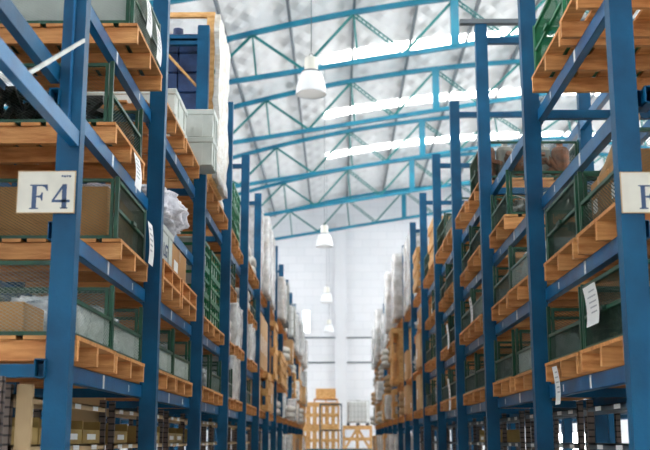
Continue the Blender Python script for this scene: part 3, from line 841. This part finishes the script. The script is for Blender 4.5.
# open timber crate of dark blue wrapped goods, high on the left rack
def blue_crate():
    cx, cy, z0 = -1.935, PY(3) + .12 + .56, CH + LV['A'] + PHt + .002
    r = empty('shipping_crate', (cx, cy, z0)); tag(r, 'open timber-framed crate of dark blue goods wrapped in film, high on left rack', 'crate')
    w, d, h = 1.02, 1.12, 1.95
    base = MB(); base.box(-d / 2, d / 2, -w / 2, w / 2, 0, .09); base.build('base', M['crate_wood'], r)
    f = MB(); t = .05
    for x in (-d / 2, d / 2 - .09):
        for y in (-w / 2, w / 2 - t): f.box(x, x + .09, y, y + t, .09, h)
    for y in (-w / 2, w / 2 - t): f.box(-d / 2 + .09, d / 2 - .09, y + .002, y + t - .002, h - .06, h - .001)
    for x in (-d / 2 + .01, d / 2 - .06): f.box(x, x + .05, -w / 2 + t, w / 2 - t, h - .06, h - .001)
    f.build('frame', M['crate_wood'], r)
    MB().bar((-d / 2 + .16, -w / 2 - .012, h - .02), (d / 2 - .1, -w / 2 - .012, h - .98), .02, .09, up=(0, 1, 0)).build('diagonal_brace', M['crate_wood'], r)
    g = MB()
    for k in range(7):
        for i in range(3):
            x0 = -.46 + i * .3; g.box(x0 + .005, x0 + .295, -.40, .42, .10 + k * .235, .10 + k * .235 + .225)
    g.build('blue_goods', M['bluegoods'], r, bevel=.012)
    m = MB(); m.lathe([(0, .12), (.06, .12), (.06, .04), (.09, .04), (.09, 0)], (.1, -.2, 1.745), 16); m.build('motor_cap', M['bluegoods'], r)
    bm = bmesh.new(); bmesh.ops.create_cube(bm, size=1); bmesh.ops.subdivide_edges(bm, edges=bm.edges[:], cuts=16, use_grid_fill=True)
    for v in bm.verts:
        p = Vector((v.co.x * .05, v.co.y * 1.03, (v.co.z + .5) * 1.90)); nn = noise.fractal(p * 5 + Vector((3, 0, 0)), .9, 2, 4)
        v.co = p + Vector((.028 * nn, .010 * nn, .012 * nn))
    me = bpy.data.meshes.new('side_film'); bm.to_mesh(me); bm.free(); me.materials.append(M['film'])
    for q in me.polygons: q.use_smooth = True
    link_mesh('side_film', me, r, (d / 2 + .035, 0, .02))
blue_crate()
# case text boxes and plastic cover on the second bay
def text_mesh(body, size, name, m, parent, loc, rot, bold=.0):
    cu = bpy.data.curves.new(name, 'FONT'); cu.body = body; cu.size = size; cu.extrude = .0008; cu.offset = bold
    t = bpy.data.objects.new(name, cu); COL.objects.link(t)
    dg = bpy.context.evaluated_depsgraph_get(); me = bpy.data.meshes.new_from_object(t.evaluated_get(dg))
    bpy.data.objects.remove(t); me.materials.clear(); me.materials.append(m)
    o = link_mesh(name, me, parent, loc); o.rotation_euler = rot; return o
cov = blob('plastic_sheet', 1.08, 1.15, .34, M['sheeting'], .13, 12, 5, 3.0)
cov.location = (-1.93, PY(2) + .92, CH + LV['C'] + 2 * PHt + .388); tag(cov, 'crumpled clear plastic sheet heaped on the case in the second left bay', 'plastic sheet')

for o in list(bpy.data.objects):
    if o.parent is None and 'label' in o and o['label'].startswith('low white-grey storage case'):
        text_mesh('LGT', .16, 'printed_text', M['ink'], o, (-.478, .02, .12), (math.pi / 2, 0, -math.pi / 2), .003)
        text_mesh('LGT', .16, 'printed_text', M['ink'], o, (-.478, .44, .12), (math.pi / 2, 0, -math.pi / 2), .003)
# cardboard box with print in the near lowest cage: print on the face towards the camera
pbx = MB().box(-.46, .30, -.2, .2, 0, .175).build('cardboard_box', M['carton'], bevel=.006)
pbx.location = (-2.02, PY(1) + .12 + .03 + .215, CH + LV['D'] + PHt + .016)
tag(pbx, 'low brown carton with dark print in the nearest lowest left cage', 'box')
text_mesh('SNC 24', .10, 'printed_text', M['ink_dark'], pbx, (-.36, -.2015, .075), (math.pi / 2, 0, 0), .003)


# hanging paper sheets
def sheet(x, y, z, w, h, label, face='x', tilt=0.0, curl=.02):
    """paper hanging from its top edge; face x: lies in the yz plane"""
    g = MB(); nz = 8; t = .0012
    for i in range(nz + 1):
        zz = -h * i / nz; o = curl * math.sin(i / nz * 2.4)
        g.v += [(o, -w / 2 + tilt * i / nz, zz), (o, w / 2 + tilt * i / nz, zz), (o + t, w / 2 + tilt * i / nz, zz), (o + t, -w / 2 + tilt * i / nz, zz)]
    for i in range(nz):
        a = i * 4; b = a + 4
        for q in range(4): g.f.append((a + q, a + (q + 1) % 4, b + (q + 1) % 4, b + q))
    g.f.append((0, 3, 2, 1)); e = nz * 4; g.f.append((e, e + 1, e + 2, e + 3))
    o = g.build('paper_sheet', M['paper']); o.location = (x, y, z)
    tx = MB()
    sgn = -1 if x > 0 else 1
    for i in range(5):
        zz = -h * (.16 + .13 * i); cc = curl * math.sin(-zz / h * 2.4)
        xx = cc + (-.0012 if x > 0 else .0024)
        yy = tilt * (-zz / h)
        tx.box(xx - .0004, xx + .0004, -w * .36 + yy, w * (.1 + .06 * (i * 3 % 4)) + yy, zz - h * .018, zz + h * .018)
    tx.build('print_lines', M['sign_grey'], o)
    return tag(o, label, 'paper', 'paper sheets tied to the cages')
y1 = PY(1)
sheet(-1.362, y1 + 1.52, CH + LV['A'] + .46, .20, .26, 'white paper sheet hanging on the upper left cage, nearer of the pair')
sheet(-1.362, y1 + 1.95, CH + LV['A'] + .42, .20, .28, 'white paper sheet hanging on the upper left cage, farther of the pair')
sheet(-1.42, y1 + 1.62, CH + LV['B'] + .06, .22, .24, 'white paper sheet draped over the third-shelf beam beside the F4 post')
sheet(-1.42, y1 + 2.22, CH + LV['C'] + .44, .19, .32, 'white paper sheet on the carton cage right of the F4 sign')
sheet(1.505, y1 + .72, CH + LV['D'] + .49, .30, .24, 'white paper sheet hanging on the near lowest right cage')
sheet(1.50, y1 + 1.80, CH + LV['D'] + .08, .16, .26, 'white paper sheet hanging over the lowest right beam')
sheet(1.51, PY(3) + 1.0, CH + LV['C'] + .42, .2, .3, 'white paper sheet on a cage in the third right bay, second shelf')
sheet(1.51, PY(4) + .9, CH + LV['C'] + .40, .22, .34, 'white paper sheet on a cage in the fourth right bay, second shelf')
sheet(1.51, PY(4) + .9, CH + LV['D'] + .40, .22, .42, 'white paper sheet on a cage in the fourth right bay, lowest shelf')

# things in near right cages
pb = MB(); pts = [(1.75, y1 + 1.15, CH + LV['C'] + .16), (1.72, y1 + .85, CH + LV['C'] + .44), (1.70, y1 + .55, CH + LV['C'] + .60)]
rl = MB().tube([(1.78, y1 + 1.35, CH + LV['C'] + .50), (1.74, y1 + .9, CH + LV['C'] + .53), (1.72, y1 + .35, CH + LV['C'] + .68)], .05, 14).build('paper_roll', M['papersack'])
tag(rl, 'long brown paper roll lying across the second-shelf cages at right', 'roll')
# cylinders in the third right bay's top cage
for i in range(5):
    c = MB().lathe([(0, 0), (.09, 0), (.10, .02), (.10, .34), (.08, .38), (.035, .40), (.035, .44), (0, .44)], k=18).build('canister', M['steel'] if i % 2 else M['rust'], smooth=False)
    c.location = (1.66 + i * .205, PY(3) + .16 + .22 + .0, CH + LV['A'] + PHt + .02)
    tag(c, '%s canister in the fourth-shelf cage, third right bay, %s from the aisle' % ('steel' if i % 2 else 'rusty', ordn[i]), 'canister', 'canisters in the upper right cage')
# square tubes stacked in right bays
for (n, lv) in ((3, 'B'),):
    for i in range(6):
        for j in range(3):
            t = MB(); w = .07; x0 = 1.68 + i * .13; z0 = CH + LV[lv] + PHt + .30 + j * .072; ya = PY(n) + .2; yb = ya + .95; s = .006
            t.box(x0, x0 + s, ya, yb, z0, z0 + w).box(x0 + w - s, x0 + w, ya, yb, z0, z0 + w).box(x0, x0 + w, ya, yb, z0, z0 + s).box(x0, x0 + w, ya, yb, z0 + w - s, z0 + w)
            o = t.build('square_tube', M['steel'])
            tag(o, 'square steel tube in the third right bay stack, %s column from the aisle, %s row' % (ordn[i], ordn[j]), 'tube', 'square steel tubes')

# ------------------------------------------------------------------ back-to-back rack loads (seen through the gaps)
def rear_loads():
    rd = random.Random(3)
    for sg, rows, top in ((-1, 'DCBA', 6), (1, 'DC', 5)):
        for n in range(1, top):
            for lv in rows:
                for s in (0, 1):
                    q = rd.random()
                    if sg > 0 and lv == 'C' and n < 4 and s == 0: continue
                    if q < .35:
                        load(sg, n, lv, s, 'pallet', 0, 0, 3 if n < 3 else 1, row=1)
                    elif q < .6: load(sg, n, lv, s, 'cage:half:dark' if n < 5 else 'carton', 0, 0, 1, row=1)
                    elif q < .9: load(sg, n, lv, s, 'cartonL' if lv != 'A' else 'carton', 0, 0, 1, row=1)
rear_loads()

# ------------------------------------------------------------------ small-parts shelving under the pallet levels
def shelving(sg, n, full, wood_end=False):
    y0 = PY(n) + .22; y1_ = PY(n + 1) - .12
    xf = 1.78 if sg < 0 else 1.90; dep = .6
    r = empty('parts_shelving', (sg * xf, y0, 0))
    tag(r, 'low slotted-steel parts shelving under the %s bay of the %s rack' % (ordn[n - 1], side[sg]), 'shelving', 'parts shelving under the racks')
    Lh = y1_ - y0
    def bx(g, a, b, ya, yb, za, zb):
        a, b = sorted((sg * a, sg * b)); g.box(a, b, ya, yb, za, zb)
    for yy in (0, Lh / 2, Lh):
        for a in (0, dep):
            g = MB(); bx(g, a, a + .045, yy, yy + .004, 0, CH + .30); bx(g, a, a + .004, yy, yy + .045, 0, CH + .30)
            g.build('slotted_post', M['slot'], r)
    for z in (.12, .55, .95, 1.24, CH - .04, CH + .235):
        g = MB(); bx(g, 0, dep, .005, Lh, z, z + .012); bx(g, 0, .012, .005, Lh, z - .028, z + .012)
        o = g.build('shelf_board', M['tan'] if sg < 0 else M['shelf'], r)
        if n < 5:
            t = MB()
            for yy in (.18, .62, 1.42, 1.95): bx(t, -.003, 0, yy, yy + .16, z - .026, z + .006)
            t.build('label_strip', M['paper'], o)
    if wood_end:
        g = MB(); bx(g, .02, .30, Lh + .05, Lh + .09, 0, CH + .32); g.build('end_board', M['tan'], r)
    return (sg * xf, y0, Lh, dep)
def bins(sg, n, info, rows, prob, rd):
    x, y0, Lh, dep = info
    k = 4; w = (Lh - .16) / k
    for zi, z in enumerate(rows):
        for i in range(k):
            if rd.random() > prob: continue
            yy = y0 + .07 + w * i; h = .16
            g = MB()
            a, b = sorted((x + sg * .01, x + sg * .5)); t = .008
            f0 = x + sg * .012
            ww = w - .015
            g.box(a, b, yy, yy + ww, 0, t)
            g.box(a, b, yy, yy + t, t, h).box(a, b, yy + ww - t, yy + ww, t, h)
            g.box(*(sorted((x + sg * .5, x + sg * .492))), yy, yy + ww, t, h)
            g.box(*(sorted((f0, f0 + sg * t))), yy, yy + ww, t, h * .62)
            o = g.build('parts_bin', M['bin']); o.location = (0, 0, z + .0125)
            fx = f0 - sg * .001
            s = MB().box(*(sorted((fx, fx - sg * .001))), yy + ww * .25, yy + ww * .75, .03, .07).build('bin_label', M['paper'], o)
            hh = {CH - .04: 'upper', 1.24: 'middle', .95: 'lower'}[z]
            tag(o, 'ochre open-front parts bin, %s on %s shelf under %s %s bay' % (ordn[i], hh, ordn[n - 1], side[sg]), 'bin', 'ochre parts bins')
rd = random.Random(11)
for sg in (-1, 1):
    for n in range(1, 9):
        info = shelving(sg, n, True, wood_end=(n == 1 and sg < 0))
        if sg < 0 and n == 1: bins(sg, n, info, (CH - .04, 1.24, .95), 1.0, rd)
        elif n < 5: bins(sg, n, info, (CH - .04, 1.24), .35 if sg < 0 else .12, rd)
# near-left: grey slotted post and roll at the picture edge
g = MB().box(-1.64, -1.60, 5.05, 5.055, 0, CH + .30).box(-1.604, -1.60, 5.05, 5.09, 0, CH + .30)
o = g.build('slotted_post', M['slot']); tag(o, 'grey slotted steel post standing left of the F4 upright', 'post')
g = MB().lathe([(.018, 0), (.06, 0), (.06, .3), (.018, .3), (.018, 0)], k=24)
bb = MB().box(-1.76, -1.675, 5.80, 5.84, 0, CH + .30).build('tan_board', M['tan']); tag(bb, 'upright beige board behind the near left rack post, below the lowest pallets', 'board')
# ------------------------------------------------------------------ signs
def serif_F(x, z, s):
    g = []
    g.append([(x + .10 * s, z), (x + .10 * s, z + .04 * s), (x + .19 * s, z + .06 * s), (x + .19 * s, z + .94 * s), (x + .10 * s, z + .96 * s), (x + .10 * s, z + s), (x + .46 * s, z + s), (x + .46 * s, z + .94 * s),
              (x + .37 * s, z + .94 * s), (x + .37 * s, z + .06 * s), (x + .47 * s, z + .04 * s), (x + .47 * s, z)])
    g.append([(x + .40 * s, z + .94 * s), (x + .40 * s, z + s), (x + .80 * s, z + s), (x + .82 * s, z + .74 * s), (x + .78 * s, z + .74 * s), (x + .70 * s, z + .88 * s), (x + .58 * s, z + .94 * s)])
    g.append([(x + .37 * s, z + .48 * s), (x + .37 * s, z + .54 * s), (x + .52 * s, z + .56 * s), (x + .58 * s, z + .68 * s), (x + .62 * s, z + .68 * s), (x + .62 * s, z + .34 * s), (x + .58 * s, z + .34 * s), (x + .52 * s, z + .46 * s)])
    return g
def digit_4(x, z, s):
    return [[(x + .40 * s, z), (x + .40 * s, z + .26 * s), (x + .02 * s, z + .26 * s), (x + .02 * s, z + .34 * s), (x + .46 * s, z + 1.02 * s), (x + .58 * s, z + 1.02 * s), (x + .58 * s, z + .38 * s), (x + .70 * s, z + .38 * s), (x + .70 * s, z + .26 * s), (x + .58 * s, z + .26 * s), (x + .58 * s, z)]]
HOLE4 = lambda x, z, s: [(x + .12 * s, z + .38 * s), (x + .40 * s, z + .38 * s), (x + .40 * s, z + .80 * s)]
def sign(name, x0, x1, z0, z1, y, label, four, rot=0.0):
    r = MB().box(x0, x1, y, y + .006, z0, z1).build(name, M['sign']); tag(r, label, 'sign')
    e = MB(); t = .004
    e.box(x0 - t, x1 + t, y - .002, y + .008, z1, z1 + t).box(x0 - t, x1 + t, y - .002, y + .008, z0 - t, z0).box(x0 - t, x0, y - .002, y + .008, z0, z1).box(x1, x1 + t, y - .002, y + .008, z0, z1)
    e.build('edge_trim', M['tan'], r)
    h = (z1 - z0); w = x1 - x0; s = h * .60
    L = MB()
    for p in serif_F(x0 + w * (.17 if four else .25), z0 + h * .08, s): L.poly(p, y - .0015, .0014)
    L.build('letter', M['ink'], r)
    if four:
        D = MB()
        # figure four built as stem, bar and slanted stroke so that its counter stays open
        x = x0 + w * .60; z = z0 + h * .09; S_ = s
        D.poly([(x + .42 * S_, z), (x + .42 * S_, z + 1.0 * S_), (x + .60 * S_, z + 1.0 * S_), (x + .60 * S_, z)], y - .0015, .0014)
        D.poly([(x + .36 * S_, z), (x + .36 * S_, z + .05 * S_), (x + .66 * S_, z + .05 * S_), (x + .66 * S_, z)], y - .0015, .0014)
        D.poly([(x + .02 * S_, z + .26 * S_), (x + .02 * S_, z + .36 * S_), (x + .74 * S_, z + .36 * S_), (x + .74 * S_, z + .26 * S_)], y - .0015, .0014)
        D.poly([(x + .02 * S_, z + .34 * S_), (x + .44 * S_, z + 1.0 * S_), (x + .50 * S_, z + 1.0 * S_), (x + .50 * S_, z + .93 * S_), (x + .11 * S_, z + .34 * S_)], y - .0015, .0014)
        D.build('letter', M['ink'], r)
        g = MB()
        for i in range(4): g.box(x0 + w * (.76 + .045 * i), x0 + w * (.795 + .045 * i), y - .0012, y - .0002, z1 - h * (.13 + .01 * (i % 2)), z1 - h * .09)
        g.build('small_mark', M['ink'], r)
    return r
sign('location_sign', -1.738, -1.43, CH + 1.208, CH + 1.435, PY(1) - .012, 'cream location sign reading F4 on the near left blue upright', True)
sign('location_sign', 1.535, 1.845, CH + 1.20, CH + 1.42, PY(1) - .012, 'cream location sign on the near right blue upright, cut by the picture edge', False)

# ------------------------------------------------------------------ far end of the aisle
def end_stack():
    y = 46.0
    c0 = make_wood_crate(1.6, 1.1, 1.04); freeze(c0)
    for i in range(3):
        o = c0 if i == 0 else copy_tree(c0)
        o.location = (-.74, y, 0 + i * 1.063); o.rotation_euler = (0, 0, math.pi / 2)
        tag(o, 'wide slatted crate at the aisle end, %s of the left stack' % ('bottom', 'middle', 'topmost')[i], 'crate', 'crates at the aisle end')
    p = put(PALLET, (-.52, y, 3.19), math.pi / 2, 'brown pallet on top of the crate stack at the aisle end', 'pallet')
    s = make_wood_crate(.85, .8, .42); s.location = (-.52, y, 3.19 + PHt + .001); s.rotation_euler = (0, 0, math.pi / 2)
    tag(s, 'small slatted crate topping the stack at the aisle end', 'crate')
    c1 = make_wood_crate(1.25, 1.1, 1.08, xb=True); freeze(c1)
    for i in range(2):
        o = c1 if i == 0 else copy_tree(c1)
        o.location = (.83, y, 0 + i * 1.103); o.rotation_euler = (0, 0, math.pi / 2)
        tag(o, 'crate with slanting braces under the white tank, %s one' % ('lower', 'upper')[i], 'crate', 'crates at the aisle end')
    put(TOTE, (.86, y, 2.21), math.pi / 2, 'white caged tank standing on the braced crate at the aisle end', 'tank')
    # steel frame trolley in front
    t = MB(); ya = 44.6
    r = empty('tube_trolley', (-.2, ya, 0)); tag(r, 'dark tubular trolley frame standing in front of the wide crates', 'trolley')
    g = MB()
    for xx in (-.55, .35):
        g.tube([(xx, 0, .12), (xx, 0, 3.08)], .022); g.tube([(xx, .7, .12), (xx, .7, 3.08)], .022)
    for zz in (.15, 1.1, 2.0, 3.08):
        g.tube([(-.55, 0, zz), (.35, 0, zz)], .02); g.tube([(-.55, 0, zz), (-.55, .7, zz)], .02); g.tube([(.35, 0, zz), (.35, .7, zz)], .02); g.tube([(-.55, .7, zz), (.35, .7, zz)], .02)
    g.build('tube_frame', M['shelf'], r)
    for xx in (-.55, .35):
        for yy in (0, .7):
            w = MB().tube([(xx - .02, yy, .06), (xx + .02, yy, .06)], .06, 14).build('wheel', M['black'], r)
    b = empty('barrier_rail', (0, 43.6, 0)); tag(b, 'low blue barrier rail across the aisle end', 'barrier')
    MB().box(-1.38, 1.38, -.04, .04, 1.12, 1.25).build('rail', M['truss'], b)
    for x in (-1.3, 0, 1.3): MB().box(x - .04, x + .04, -.04, .04, 0, 1.12).build('post', M['truss'], b)
end_stack()

# park unused prototypes: remove them
for o in list(bpy.data.objects):
    if o.parent is None and o.type != 'LIGHT' and 'label' not in o and 'kind' not in o:
        def rm(q):
            for c in list(q.children): rm(c)
            bpy.data.objects.remove(q)
        rm(o)

# ------------------------------------------------------------------ light
w = bpy.data.worlds.new('World'); S.world = w; w.use_nodes = True
bg = w.node_tree.nodes['Background']; bg.inputs['Color'].default_value = (.86, .93, 1, 1); bg.inputs['Strength'].default_value = 1.0

# ------------------------------------------------------------------ camera
cam = bpy.data.cameras.new('camera'); co = bpy.data.objects.new('camera', cam); COL.objects.link(co)
co.location = (0, 0, CH)
th = math.atan(215 / 1050)
co.rotation_euler = (math.pi / 2 + th, 0, math.atan(13 * math.cos(th) / 1050))
cam.sensor_width = 36; cam.lens = 1050 / 650 * 36; cam.clip_start = .05; cam.clip_end = 300
cam.dof.use_dof = True; cam.dof.focus_distance = 8.2; cam.dof.aperture_fstop = 2.6
S.camera = co
S.view_settings.view_transform = 'Standard'; S.view_settings.look = 'None'
S.view_settings.gamma = 1; S.view_settings.use_curve_mapping = False
S.view_settings.exposure = 1.05
